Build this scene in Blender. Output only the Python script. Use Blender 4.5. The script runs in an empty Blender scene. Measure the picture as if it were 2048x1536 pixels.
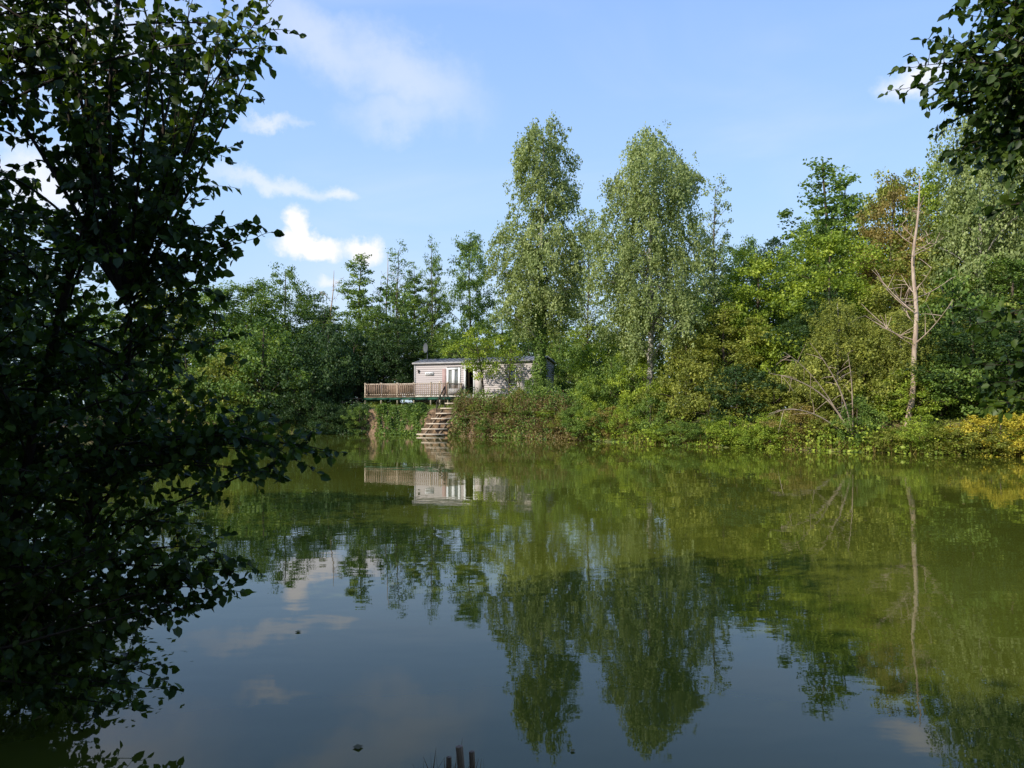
import bpy, math, numpy as np
from mathutils import Vector
rng=np.random.default_rng(7)
scene=bpy.context.scene
COL=scene.collection
def link(o): COL.objects.link(o); return o
# ------------------------------------------------------------ materials
def nt(m):
    m.use_nodes=True; t=m.node_tree; t.nodes.clear(); return t
def simple(name,c1,c2=None,scale=8,rough=.8,bump=0.0,stretch=(1,1,1),spec=.3,detail=6):
    m=bpy.data.materials.new(name); t=nt(m); N=t.nodes; L=t.links
    o=N.new('ShaderNodeOutputMaterial'); b=N.new('ShaderNodeBsdfPrincipled'); L.new(b.outputs[0],o.inputs[0])
    b.inputs['Roughness'].default_value=rough; b.inputs['Specular IOR Level'].default_value=spec
    tc=N.new('ShaderNodeTexCoord'); mp=N.new('ShaderNodeMapping'); mp.inputs['Scale'].default_value=stretch
    L.new(tc.outputs['Object'],mp.inputs[0])
    n=N.new('ShaderNodeTexNoise'); n.inputs['Scale'].default_value=scale; n.inputs['Detail'].default_value=detail
    L.new(mp.outputs[0],n.inputs['Vector'])
    r=N.new('ShaderNodeValToRGB'); r.color_ramp.elements[0].position=.35; r.color_ramp.elements[1].position=.68
    r.color_ramp.elements[0].color=(*c1,1); r.color_ramp.elements[1].color=(*(c2 or [x*.75 for x in c1]),1)
    L.new(n.outputs['Fac'],r.inputs[0]); L.new(r.outputs[0],b.inputs['Base Color'])
    if bump:
        bp=N.new('ShaderNodeBump'); bp.inputs['Strength'].default_value=bump; bp.inputs['Distance'].default_value=.03
        L.new(n.outputs['Fac'],bp.inputs['Height']); L.new(bp.outputs[0],b.inputs['Normal'])
    return m
def leafmat(name,dark,mid,light,trans=.34,rough=.55):
    m=bpy.data.materials.new(name); t=nt(m); N=t.nodes; L=t.links
    o=N.new('ShaderNodeOutputMaterial'); b=N.new('ShaderNodeBsdfPrincipled')
    b.inputs['Roughness'].default_value=rough; b.inputs['Specular IOR Level'].default_value=.35
    a=N.new('ShaderNodeAttribute'); a.attribute_name='tint'
    r=N.new('ShaderNodeValToRGB'); e=r.color_ramp.elements
    e[0].position=0; e[0].color=(*dark,1); e[1].position=1; e[1].color=(*light,1)
    x=e.new(.5); x.color=(*mid,1)
    L.new(a.outputs['Fac'],r.inputs[0]); L.new(r.outputs[0],b.inputs['Base Color'])
    tr=N.new('ShaderNodeBsdfTranslucent')
    mx=N.new('ShaderNodeMixRGB'); mx.blend_type='MULTIPLY'; mx.inputs[0].default_value=1; mx.inputs[2].default_value=(1.4,1.35,.5,1)
    L.new(r.outputs[0],mx.inputs[1]); L.new(mx.outputs[0],tr.inputs['Color'])
    s=N.new('ShaderNodeMixShader'); s.inputs[0].default_value=trans
    L.new(b.outputs[0],s.inputs[1]); L.new(tr.outputs[0],s.inputs[2]); L.new(s.outputs[0],o.inputs[0])
    return m
LM={
 'birch':leafmat('birch_leaves',(.12,.16,.045),(.25,.31,.10),(.44,.49,.20)),
 'bright':leafmat('bright_green_leaves',(.09,.15,.016),(.25,.34,.035),(.48,.55,.07)),
 'mid':leafmat('mid_green_leaves',(.05,.095,.018),(.13,.215,.037),(.28,.37,.07)),
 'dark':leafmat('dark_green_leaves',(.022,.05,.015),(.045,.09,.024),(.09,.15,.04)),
 'olive':leafmat('olive_leaves',(.10,.125,.02),(.25,.28,.048),(.46,.46,.09)),
 'yellow':leafmat('yellow_leaves',(.28,.25,.03),(.55,.47,.05),(.70,.57,.08)),
 'brown':leafmat('browning_leaves',(.13,.105,.028),(.28,.22,.06),(.44,.34,.10)),
 'bramble':leafmat('bramble_leaves',(.10,.065,.03),(.19,.15,.05),(.30,.21,.09)),
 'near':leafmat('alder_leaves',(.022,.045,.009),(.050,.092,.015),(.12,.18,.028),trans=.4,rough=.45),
}
M_bark=simple('grey_brown_bark',(.12,.09,.065),(.06,.045,.03),6,.9,.6,(1,1,.25))
M_birch=simple('birch_bark',(.50,.46,.40),(.12,.10,.09),3,.8,.4,(1,1,2.5))
M_dead=simple('bare_pale_wood',(.55,.42,.32),(.30,.21,.15),5,.85,.4,(1,1,.3))
M_twig=simple('dark_twig_bark',(.05,.035,.025),(.025,.018,.012),9,.85)
# ------------------------------------------------------------ mesh helpers
def mesh_np(name,V,F,mats,tint=None,fm=None,smooth=False):
    me=bpy.data.meshes.new(name)
    V=np.asarray(V,dtype=np.float32); F=np.asarray(F,dtype=np.int32)
    n=F.shape[1]
    me.vertices.add(len(V)); me.vertices.foreach_set('co',V.ravel())
    me.loops.add(F.size); me.loops.foreach_set('vertex_index',F.ravel())
    me.polygons.add(len(F)); me.polygons.foreach_set('loop_start',np.arange(0,F.size,n,dtype=np.int32))
    me.polygons.foreach_set('loop_total',np.full(len(F),n,dtype=np.int32))
    if fm is not None: me.polygons.foreach_set('material_index',np.asarray(fm,dtype=np.int32))
    me.update(calc_edges=True)
    if smooth: me.polygons.foreach_set('use_smooth',np.ones(len(F),dtype=bool))
    for m in mats: me.materials.append(m)
    if tint is not None:
        a=me.attributes.new('tint','FLOAT','FACE'); a.data.foreach_set('value',np.asarray(tint,dtype=np.float32))
    return me
def unit(a): return a/np.maximum(np.linalg.norm(a,axis=-1,keepdims=True),1e-9)
def leaves(name,P,Nr,size,tint,mat,width=.34,T=None):
    n=len(P); 
    if T is None: T=rng.normal(size=(n,3))
    T=unit(T-np.sum(T*Nr,1,keepdims=True)*Nr); B=np.cross(Nr,T)
    s=size[:,None]
    V=np.stack([P-T*s*.5,P+B*s*width-T*s*.06,P+T*s*.5,P-B*s*width-T*s*.06],1).reshape(-1,3)
    return mesh_np(name,V,np.arange(4*n).reshape(-1,4),[mat],np.clip(tint,0,1))
class Tubes:
    def __init__(s): s.V=[];s.F=[];s.n=0
    def add(s,pts,rad,k=6):
        pts=np.asarray(pts,float); m=len(pts)
        d=unit(np.gradient(pts,axis=0)); ref=np.array([0.,1,0.3]); ref/=np.linalg.norm(ref)
        a=unit(np.cross(d,ref)); b=np.cross(d,a)
        th=np.arange(k)/k*2*math.pi; rad=np.broadcast_to(rad,(m,))
        V=pts[:,None]+rad[:,None,None]*(np.cos(th)[None,:,None]*a[:,None]+np.sin(th)[None,:,None]*b[:,None])
        s.V.append(V.reshape(-1,3))
        i=np.arange(m-1)[:,None]*k; j=np.arange(k)[None]; j2=(j+1)%k
        s.F.append(np.stack([i+j,i+j2,i+k+j2,i+k+j],-1).reshape(-1,4)+s.n); s.n+=m*k
    def mesh(s,name,mat): return mesh_np(name,np.concatenate(s.V),np.concatenate(s.F),[mat],smooth=True)
def bez(a,b,c,n=8):
    t=np.linspace(0,1,n)[:,None]; return (1-t)**2*a+2*t*(1-t)*b+t*t*c
def empty(name,loc,label,cat,group=None,rotz=0,scale=(1,1,1)):
    e=bpy.data.objects.new(name,None); e.location=loc; e.rotation_euler=(0,0,rotz); e.scale=scale
    e.empty_display_size=.3; link(e); e['label']=label; e['category']=cat
    if group: e['group']=group
    return e
def child(name,me,par,mat=None):
    o=bpy.data.objects.new(name,me); link(o); o.parent=par
    if mat: o.material_slots[0].link='OBJECT'; o.material_slots[0].material=mat
    return o
# ------------------------------------------------------------ crown generator (unit metres)
def tree_meshes(tag,H,prof,ncl,lpc,cr,ls,mat,bark,trunk_r,style='clump',lean=(0,0),base=0.0,limbs=26,zsq=.6,tree_top=.93,lob=1.0,inner=.75):
    """prof: [(z,r)...] crown radius against height. returns trunk mesh, crown mesh"""
    zs=np.array([p[0] for p in prof],float); rs=np.array([p[1] for p in prof],float)
    zz=np.linspace(zs[0],zs[-1],200); rr=np.interp(zz,zs,rs)
    w=rr**1.5+.02; w/=w.sum()
    cz=rng.choice(zz,ncl,p=w)+rng.normal(0,.1,ncl)
    th=rng.uniform(0,2*math.pi,ncl)
    ph=rng.uniform(0,6.28,4)
    lobe=1+lob*(.16*np.sin(3*th+ph[0]+cz*.9)+.14*np.sin(2*th+ph[1]-cz*.6)+.12*np.sin(cz*2.1+ph[2]))
    R=np.interp(cz,zs,rs)*lobe*(1-inner*rng.random(ncl)**1.9)
    def axis(z): t=np.clip(z/H,0,1); return np.stack([lean[0]*t**1.4+.12*np.sin(z*.7+ph[3])*t,lean[1]*t**1.4+.1*np.cos(z*.6)*t],-1)
    ax=axis(cz); C=np.stack([ax[:,0]+R*np.cos(th),ax[:,1]+R*np.sin(th),cz],1)
    ctint=rng.normal(.5,.19,ncl)
    crs=cr*rng.uniform(.55,1.25,ncl)
    if style=='droop':
        nst=6; tot=ncl*nst
        A=np.repeat(C,nst,0)+rng.normal(size=(tot,3))*np.repeat(crs,nst)[:,None]*.5
        Ln=rng.uniform(.3,1.7,tot)*np.repeat(rng.uniform(.4,1.4,ncl),nst)
        k=max(4,lpc//nst)
        t=rng.random((tot,k)); out=unit(np.repeat(C-np.c_[ax,cz],nst,0)+1e-6)
        P=A[:,None]+np.stack([out[:,0:1]*.35*t,out[:,1:2]*.35*t,-Ln[:,None]*t],-1)+rng.normal(size=(tot,k,3))*.09
        P=P.reshape(-1,3); tint=np.repeat(ctint,nst*k)+rng.normal(0,.2,len(P))
        Nr=unit(rng.normal(size=(len(P),3))*[.8,.8,.5]+np.repeat(out,k,0)*.6+[0,0,.35])
        T=rng.normal(size=(len(P),3))*.5+[0,0,-1]
    else:
        k=lpc
        d=unit(rng.normal(size=(ncl*k,3))); rad=rng.random(ncl*k)**.5
        cc=np.repeat(crs,k)
        off=d*rad[:,None]*cc[:,None]*[1,1,zsq]
        P=np.repeat(C,k,0)+off+rng.normal(size=(ncl*k,3))*.06*cr; tint=np.repeat(ctint,k)+rng.normal(0,.17,len(P))
        Nr=unit(rng.normal(size=(len(P),3))*.7+d*.6+[0,0,.55]); T=None
    P[:,2]=np.maximum(P[:,2],base+.02)
    crown=leaves(tag+'_crown',P,Nr,ls*rng.uniform(.65,1.25,len(P)),tint,mat,T=T)
    tb=Tubes(); z=np.linspace(-.6,H*tree_top,14); a=axis(z)
    tb.add(np.c_[a,z],trunk_r*(1-np.clip(z/H,0,1))**.9+.015,8)
    idx=rng.choice(ncl,min(limbs,ncl),replace=False)
    for i in idx:
        rise=.5*R[i]+.3*rng.random(); z0=max(H*.08,C[i,2]-rise-.3); z0=min(z0,H*.9); s=np.array([*axis(np.array(z0)),z0])
        mid=(s+C[i])/2+[0,0,.25*R[i]]+rng.normal(size=3)*.12
        r0=max(.015,trunk_r*.4*(1-z0/H)); tb.add(bez(s,mid,C[i],7),np.linspace(r0,.012,7),5)
    return tb.mesh(tag+'_trunk',bark),crown
def put_tree(name,tm,loc,label,cat='tree',group=None,rot=0,scale=(1,1,1),mat=None,bark=None):
    e=empty(name,loc,label,cat,group,rot,scale)
    child('trunk',tm[0],e,bark); child('crown',tm[1],e,mat); return e
# ------------------------------------------------------------ shoreline + ground
shore=np.array([(-30,6),(-36,22),(-44,40),(-42,58),(-33,62),(-24,62.3),(-17,61.2),(-13,60.6),(-10,59.9),(-7,58.6),(-4,57),(-1,54.2),(2,51.3),(4.6,48.6),(6.8,46.2),
 (10.1,41.5),(14.2,38),(17.5,34.8),(22,33.0),(30,29.5),(36,22),(34,12),(24,5),(12,3.9),(5,3.5),(-2.6,3.4),(-4.6,5.2),(-5.9,8.5),(-8.5,11.5),(-14,10)],float)
def sdist(X,Y):
    P=np.stack([X,Y],-1); best=np.full(X.shape,1e9); ins=np.zeros(X.shape,bool); n=len(shore)
    for i in range(n):
        a=shore[i]; b=shore[(i+1)%n]; ab=b-a
        t=np.clip(((P-a)@ab)/(ab@ab),0,1); d=np.linalg.norm(P-a-t[...,None]*ab,axis=-1); best=np.minimum(best,d)
        c=((a[1]>Y)!=(b[1]>Y))&(X<(b[0]-a[0])*(Y-a[1])/(b[1]-a[1]+1e-12)+a[0]); ins^=c
    return np.where(ins,-best,best)
def sm(a,b,x): t=np.clip((x-a)/(b-a),0,1); return t*t*(3-2*t)
def hgt(X,Y):
    X=np.asarray(X,float);Y=np.asarray(Y,float)
    d=sdist(X,Y)+.18*np.sin(X*2.1+Y*.7)+.12*np.sin(X*4.7-Y*3.1)+.07*np.sin(X*9.3+Y*8)
    home=sm(-15,-12.5,X)*(1-sm(2,7,X))*sm(40,48,Y)
    near=1-sm(14,22,Y)
    top=2.05*home+(1-home)*((1-near)*1.5+near*.5)
    wdt=1.1*home+(1-home)*(3.2*(1-near)+1.6*near)
    z=np.where(d<0,np.maximum(d*.5,-1.4)-.02,top*sm(0,1,d/wdt)**.8)
    z=z+np.where(d>0,.35*sm(1,5,d)*(1-near)*np.ones_like(d),0)
    z=z+np.where(d>.6,.05*np.sin(X*1.3)*np.cos(Y*1.1)+.03*np.sin(X*3.7+Y*2.9),0)
    return z
xs=np.concatenate([[-1500,-900,-500,-300,-200,-140,-100,-80,-65,-55],np.arange(-48,42,.4),[45,52,60,75,95,130,190,300,500,900,1500]])
ys=np.concatenate([[-1200,-600,-300,-150,-80,-50,-30,-20,-14],np.arange(-10,76,.4),[80,88,100,120,150,200,300,500,900,1800]])
GX,GY=np.meshgrid(xs,ys); GZ=hgt(GX,GY)
V=np.stack([GX,GY,GZ],-1).reshape(-1,3); nx=len(xs); ny=len(ys)
i=np.arange(ny-1)[:,None]*nx+np.arange(nx-1)[None]
F=np.stack([i,i+1,i+nx+1,i+nx],-1).reshape(-1,4)
mg=bpy.data.materials.new('ground_soil_and_grass'); t=nt(mg); N=t.nodes; L=t.links
o=N.new('ShaderNodeOutputMaterial'); b=N.new('ShaderNodeBsdfPrincipled'); b.inputs['Roughness'].default_value=.95; L.new(b.outputs[0],o.inputs[0])
def ramp(c):
    r=N.new('ShaderNodeValToRGB'); e=r.color_ramp.elements
    e[0].position=c[0][0]; e[0].color=(*c[0][1],1); e[1].position=c[-1][0]; e[1].color=(*c[-1][1],1)
    for q in c[1:-1]: x=e.new(q[0]); x.color=(*q[1],1)
    return r
tc=N.new('ShaderNodeTexCoord'); n1=N.new('ShaderNodeTexNoise'); n1.inputs['Scale'].default_value=.8; n1.inputs['Detail'].default_value=9; L.new(tc.outputs['Object'],n1.inputs['Vector'])
n2=N.new('ShaderNodeTexNoise'); n2.inputs['Scale'].default_value=3; n2.inputs['Detail'].default_value=8; L.new(tc.outputs['Object'],n2.inputs['Vector'])
rg=ramp([(.3,(.04,.075,.014)),(.5,(.10,.15,.025)),(.7,(.18,.18,.05))]); L.new(n1.outputs[0],rg.inputs[0])
rs_=ramp([(.3,(.05,.035,.02)),(.5,(.16,.10,.055)),(.74,(.36,.23,.135))]); L.new(n2.outputs[0],rs_.inputs[0])
g=N.new('ShaderNodeNewGeometry'); sp=N.new('ShaderNodeSeparateXYZ'); L.new(g.outputs['Normal'],sp.inputs[0])
mr=N.new('ShaderNodeMapRange'); mr.inputs[1].default_value=.80; mr.inputs[2].default_value=.93; L.new(sp.outputs['Z'],mr.inputs[0])
mx=N.new('ShaderNodeMixRGB'); L.new(mr.outputs[0],mx.inputs[0]); L.new(rs_.outputs[0],mx.inputs[1]); L.new(rg.outputs[0],mx.inputs[2]); L.new(mx.outputs[0],b.inputs['Base Color'])
bp=N.new('ShaderNodeBump'); bp.inputs['Strength'].default_value=1; bp.inputs['Distance'].default_value=.25; L.new(n2.outputs[0],bp.inputs['Height']); L.new(bp.outputs[0],b.inputs['Normal'])
go=link(bpy.data.objects.new('ground',mesh_np('ground',V,F,[mg],smooth=True))); go['kind']='structure'; go['label']='grassy ground with an eroded sandy bank around the pond'; go['category']='ground'
# ------------------------------------------------------------ water
mw=bpy.data.materials.new('turbid_pond_water'); t=nt(mw); N=t.nodes; L=t.links
o=N.new('ShaderNodeOutputMaterial'); b=N.new('ShaderNodeBsdfPrincipled'); L.new(b.outputs[0],o.inputs[0])
b.inputs['Roughness'].default_value=.01; b.inputs['IOR'].default_value=1.34
tc=N.new('ShaderNodeTexCoord')
def wn(sc,det,strx=1):
    mp=N.new('ShaderNodeMapping'); mp.inputs['Scale'].default_value=(strx,1,1); L.new(tc.outputs['Object'],mp.inputs[0])
    n=N.new('ShaderNodeTexNoise'); n.inputs['Scale'].default_value=sc; n.inputs['Detail'].default_value=det; L.new(mp.outputs[0],n.inputs['Vector']); return n
a1=wn(.9,3,.6); a2=wn(7,3,.5); a3=wn(.12,2)
mu=N.new('ShaderNodeMath'); mu.operation='MULTIPLY'; L.new(a2.outputs[0],mu.inputs[0])
mr=N.new('ShaderNodeMapRange'); mr.inputs[1].default_value=.45; mr.inputs[2].default_value=.62; mr.inputs[3].default_value=.03; mr.inputs[4].default_value=.20; L.new(a3.outputs[0],mr.inputs[0]); L.new(mr.outputs[0],mu.inputs[1])
ad=N.new('ShaderNodeMath'); ad.operation='ADD'; L.new(a1.outputs[0],ad.inputs[0]); L.new(mu.outputs[0],ad.inputs[1])
bp=N.new('ShaderNodeBump'); bp.inputs['Strength'].default_value=.15; bp.inputs['Distance'].default_value=.03; L.new(ad.outputs[0],bp.inputs['Height']); L.new(bp.outputs[0],b.inputs['Normal'])
rw=N.new('ShaderNodeValToRGB'); rw.color_ramp.elements[0].position=.3; rw.color_ramp.elements[1].position=.7
rw.color_ramp.elements[0].color=(.062,.073,.009,1); rw.color_ramp.elements[1].color=(.076,.086,.011,1); L.new(a3.outputs[0],rw.inputs[0]); L.new(rw.outputs[0],b.inputs['Base Color'])
me=mesh_np('water',[(-47,2.2,0),(40,2.2,0),(40,64.5,0),(-47,64.5,0)],[(0,1,2,3)],[mw])
wo=link(bpy.data.objects.new('water',me)); wo['kind']='structure'; wo['label']='still green murky pond water with soft ripples'; wo['category']='pond water'
# ------------------------------------------------------------ box builder for carpentry
class Boxes:
    def __init__(s): s.V=[];s.F=[]
    def box(s,a,b):
        n=len(s.V); x0,y0,z0=a; x1,y1,z1=b
        s.V+=[(x0,y0,z0),(x1,y0,z0),(x1,y1,z0),(x0,y1,z0),(x0,y0,z1),(x1,y0,z1),(x1,y1,z1),(x0,y1,z1)]
        for f in [(0,3,2,1),(4,5,6,7),(0,1,5,4),(1,2,6,5),(2,3,7,6),(3,0,4,7)]: s.F.append(tuple(n+i for i in f))
    def quad(s,*p):
        n=len(s.V); s.V+=list(p); s.F.append((n,n+1,n+2,n+3))
    def bar(s,a,b,w,h):
        a=Vector(a);b=Vector(b); d=(b-a).normalized(); up=Vector((0,0,1))
        if abs(d.z)>.98: up=Vector((0,1,0))
        x=d.cross(up).normalized(); z=x.cross(d).normalized(); n=len(s.V)
        for p in (a,b):
            for sx,sz in ((-1,-1),(1,-1),(1,1),(-1,1)): s.V.append(tuple(p+x*w*.5*sx+z*h*.5*sz))
        for f in [(0,1,2,3),(7,6,5,4),(0,4,5,1),(1,5,6,2),(2,6,7,3),(3,7,4,0)]: s.F.append(tuple(n+i for i in f))
    def mesh(s,name,mat): return mesh_np(name,s.V,s.F,[mat])
M_siding=simple('taupe_lap_siding',(.52,.455,.435),(.43,.375,.36),1.5,.6,.1,(.3,1,6))
M_white=simple('white_upvc',(.82,.81,.79),(.72,.71,.69),3,.4)
M_skirt=simple('dirty_white_skirting',(.74,.70,.64),(.56,.52,.46),2,.8)
M_roof=simple('grey_sheet_roof',(.26,.26,.27),(.16,.16,.17),3,.5)
M_fascia=simple('grey_fascia',(.42,.40,.39),(.33,.31,.30),3,.6)
M_wood=simple('weathered_wood',(.34,.26,.18),(.20,.14,.09),4,.85,.3,(1,1,.3))
M_picket=simple('brown_picket_wood',(.32,.22,.15),(.18,.12,.08),5,.85,.2)
M_tread=simple('sunbleached_plank',(.66,.56,.44),(.48,.38,.28),5,.8,.2)
M_green=simple('green_painted_board',(.02,.10,.06),(.015,.06,.04),4,.6)
M_dark=simple('dark_interior',(.03,.025,.022),(.015,.012,.01),3,.9)
M_curt=simple('beige_orange_curtain',(.30,.20,.10),(.16,.09,.05),7,.9)
M_metal=simple('dark_grey_metal',(.12,.13,.14),(.08,.085,.09),6,.5)
M_rail=simple('dark_stair_rail',(.06,.045,.035),(.035,.028,.02),6,.8)
mgl=bpy.data.materials.new('window_glass'); t=nt(mgl); o=t.nodes.new('ShaderNodeOutputMaterial'); b=t.nodes.new('ShaderNodeBsdfPrincipled'); t.links.new(b.outputs[0],o.inputs[0])
nn=t.nodes.new('ShaderNodeTexNoise'); rr_=t.nodes.new('ShaderNodeValToRGB'); rr_.color_ramp.elements[0].color=(.12,.13,.12,1); rr_.color_ramp.elements[1].color=(.28,.29,.27,1); t.links.new(nn.outputs[0],rr_.inputs[0]); t.links.new(rr_.outputs[0],b.inputs['Base Color'])
b.inputs['Roughness'].default_value=.03; b.inputs['Specular IOR Level'].default_value=.9
# ------------------------------------------------------------ mobile home  (local x along front, -y outward)
TH=math.radians(-23)
home=empty('mobile_home',(-8.15,64.8,0),'grey brown mobile home with white doors beside a wooden deck','mobile home',rotz=TH)
LEN,DEP,Z0,Z1,ZR=11.0,3.7,3.2,5.82,6.22
ops=[(3.02,4.28,3.2,5.38),(4.70,5.55,3.2,5.38),(8.55,9.25,3.95,5.2)]
W=Boxes()
def lap(org,u,nv,length,openings):
    org=np.array(org,float);u=np.array(u,float);nv=np.array(nv,float); rows=15; h=(Z1-Z0)/rows
    for r in range(rows):
        za=Z0+r*h; zb=za+h; segs=[(0,length)]
        for (a,b_,c,d) in openings:
            if za<d-.02 and zb>c+.02:
                ns=[]
                for (p,q) in segs:
                    if b_<=p or a>=q: ns.append((p,q)); continue
                    if a>p: ns.append((p,a))
                    if b_<q: ns.append((b_,q))
                segs=ns
        for (p,q) in segs:
            A=org+u*p;B=org+u*q; o1=nv*.045
            W.quad(tuple(A+o1+[0,0,za]),tuple(B+o1+[0,0,za]),tuple(B+[0,0,zb]),tuple(A+[0,0,zb]))
            W.quad(tuple(A+[0,0,za]),tuple(B+[0,0,za]),tuple(B+o1+[0,0,za]),tuple(A+o1+[0,0,za]))
lap((0,0,0),(1,0,0),(0,-1,0),LEN,ops)
gops=[(1.1,1.9,3.9,5.2)]
lap((LEN,0,0),(0,1,0),(1,0,0),DEP,gops)
lap((LEN,DEP,0),(-1,0,0),(0,1,0),LEN,[])
lap((0,DEP,0),(0,-1,0),(-1,0,0),DEP,[])
for x,s in ((0,-1),(LEN,1)):
    W.quad((x,0,Z1),(x,DEP,Z1),(x,DEP/2,ZR-.02),(x,DEP/2,ZR-.02))
child('wall',W.mesh('wall',M_siding),home)
for x,y in ((0,0),(LEN,0),(LEN,DEP),(0,DEP)):
    T_=Boxes(); T_.box((x-.06,y-.06,Z0-.02),(x+.06,y+.06,Z1)); child('corner_trim',T_.mesh('corner_trim',M_fascia),home)
S=Boxes(); 
x=0.0
while x<LEN-.01:
    S.box((x+.01,.03,2.3),(min(x+1.0,LEN)-.01,.07,Z0-.02)); x+=1.0
S.box((LEN-.07,.08,2.3),(LEN-.03,DEP,Z0-.02)); S.box((.03,.08,2.3),(.07,DEP,Z0-.02))
child('skirting',S.mesh('skirting',M_skirt),home)
I=Boxes(); I.box((.1,.1,Z0-.12),(LEN-.1,DEP-.1,Z0-.04)); I.box((.1,1.9,Z0),(LEN-.1,1.95,Z1-.05)); I.box((2.6,.1,Z0),(2.65,1.9,Z1-.05)); I.box((6.2,.1,Z0),(6.25,1.9,Z1-.05))
child('interior',I.mesh('interior',M_dark),home)
C=Boxes()
for k in range(3): C.box((4.80+k*.05,.25+.03*(k%2),3.35),(4.85+k*.05,.28+.03*(k%2),5.3))
for k in range(2): C.box((5.38+k*.05,.25+.03*(k%2),3.35),(5.43+k*.05,.28+.03*(k%2),5.3))
C.box((4.95,.9,3.3),(5.4,1.3,3.9))
child('curtain',C.mesh('curtain',M_curt),home)
Rf=Boxes(); ov=.18; th=.06
Rf.V+=[(-ov,-ov,Z1+.03),(LEN+ov,-ov,Z1+.03),(LEN+ov,DEP/2,ZR+.05),(-ov,DEP/2,ZR+.05),(-ov,DEP+ov,Z1+.03),(LEN+ov,DEP+ov,Z1+.03)]
Rf.F+=[(0,1,2,3),(3,2,5,4)]
xx=0.0
while xx<LEN+ov:
    Rf.bar((xx,-ov,Z1+.05),(xx,DEP/2,ZR+.07),.04,.04); Rf.bar((xx,DEP/2,ZR+.07),(xx,DEP+ov,Z1+.05),.04,.04); xx+=.45
ro=child('roof',Rf.mesh('roof',M_roof),home)
Fa=Boxes(); Fa.box((-ov,-ov-.03,Z1-.10),(LEN+ov,-ov,Z1+.035)); Fa.box((-ov,DEP+ov,Z1-.10),(LEN+ov,DEP+ov+.03,Z1+.035))
for x in (-ov-.02,LEN+ov-.02):
    Fa.bar((x+.02,-ov,Z1-.03),(x+.02,DEP/2,ZR),.04,.13); Fa.bar((x+.02,DEP/2,ZR),(x+.02,DEP+ov,Z1-.03),.04,.13)
Fa.box((-.05,-ov,Z1-.02),(LEN+.05,.0,Z1+.0))
child('fascia',Fa.mesh('fascia',M_fascia),home)
def empty_part(name,par):
    e=bpy.data.objects.new(name,None); link(e); e.parent=par; e.empty_display_size=.2; return e
def frame(u0,u1,z0,z1,w,name,leaf_n,solid=0):
    p=empty_part(name,home) 
    f=Boxes(); y0,y1=-.09,.02
    f.box((u0,y0,z0),(u0+w,y1,z1)); f.box((u1-w,y0,z0),(u1,y1,z1)); f.box((u0+w,y0,z1-w),(u1-w,y1,z1)); f.box((u0+w,y0,z0),(u1-w,y1,z0+w+solid))
    for k in range(1,leaf_n):
        x=u0+(u1-u0)*k/leaf_n; f.box((x-w*.7,y0,z0+w+solid),(x+w*.7,y1,z1-w))
    child('frame',f.mesh('frame',M_white),p)
    g_=Boxes(); g_.box((u0+w*.5,-.03,z0+w*.5),(u1-w*.5,-.01,z1-w*.5)); child('glass',g_.mesh('glass',mgl),p)
    return p
frame(3.02,4.28,3.22,5.38,.19,'door',2,.25)
frame(8.55,9.25,3.95,5.2,.09,'window',1)
f=Boxes(); f.box((4.62,-.09,3.2),(4.78,.02,5.46)); f.box((5.47,-.09,3.2),(5.60,.02,5.46)); f.box((4.78,-.09,5.32),(5.47,.02,5.46))
p=empty_part('doorway',home); child('frame',f.mesh('frame',M_white),p)
f=Boxes(); f.box((5.64,-.12,3.22),(6.22,-.07,5.36)); child('open_leaf',f.mesh('open_leaf',simple('pale_pink_panel',(.70,.62,.58),(.60,.51,.48),3,.6)),p)
f=Boxes(); f.box((2.62,-.08,3.22),(2.98,-.055,5.3)); child('shutter_panel',f.mesh('shutter_panel',simple('pinkish_panel',(.45,.30,.27),(.36,.24,.22),3,.7)),home)
pg=empty_part('window',home); f=Boxes(); x0,x1=LEN-.02,LEN+.09
f.box((x0,1.1,3.9),(x1,1.2,5.2)); f.box((x0,1.8,3.9),(x1,1.9,5.2)); f.box((x0,1.2,5.1),(x1,1.8,5.2)); f.box((x0,1.2,3.9),(x1,1.8,4.0)); child('frame',f.mesh('frame',M_white),pg)
f=Boxes(); f.box((LEN+.01,1.15,3.95),(LEN+.03,1.85,5.15)); child('glass',f.mesh('glass',mgl),pg)
f=Boxes(); f.box((1.0,-.09,4.78),(1.80,-.06,5.06)); sg=child('name_plate',f.mesh('name_plate',M_white),home)
f=Boxes()
for k in range(9): f.box((1.10+k*.068,-.096,4.89),(1.14+k*.068,-.091,4.955 if k%3 else 4.98))
f.box((1.10,-.096,4.875),(1.684,-.091,4.891))
child('lettering',f.mesh('lettering',M_rail),sg)
f=Boxes(); f.box((.33,-.12,5.0),(.43,-.05,5.2)); f.box((.30,-.20,5.2),(.46,-.05,5.24)); child('wall_lamp',f.mesh('wall_lamp',M_rail),home)
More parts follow.
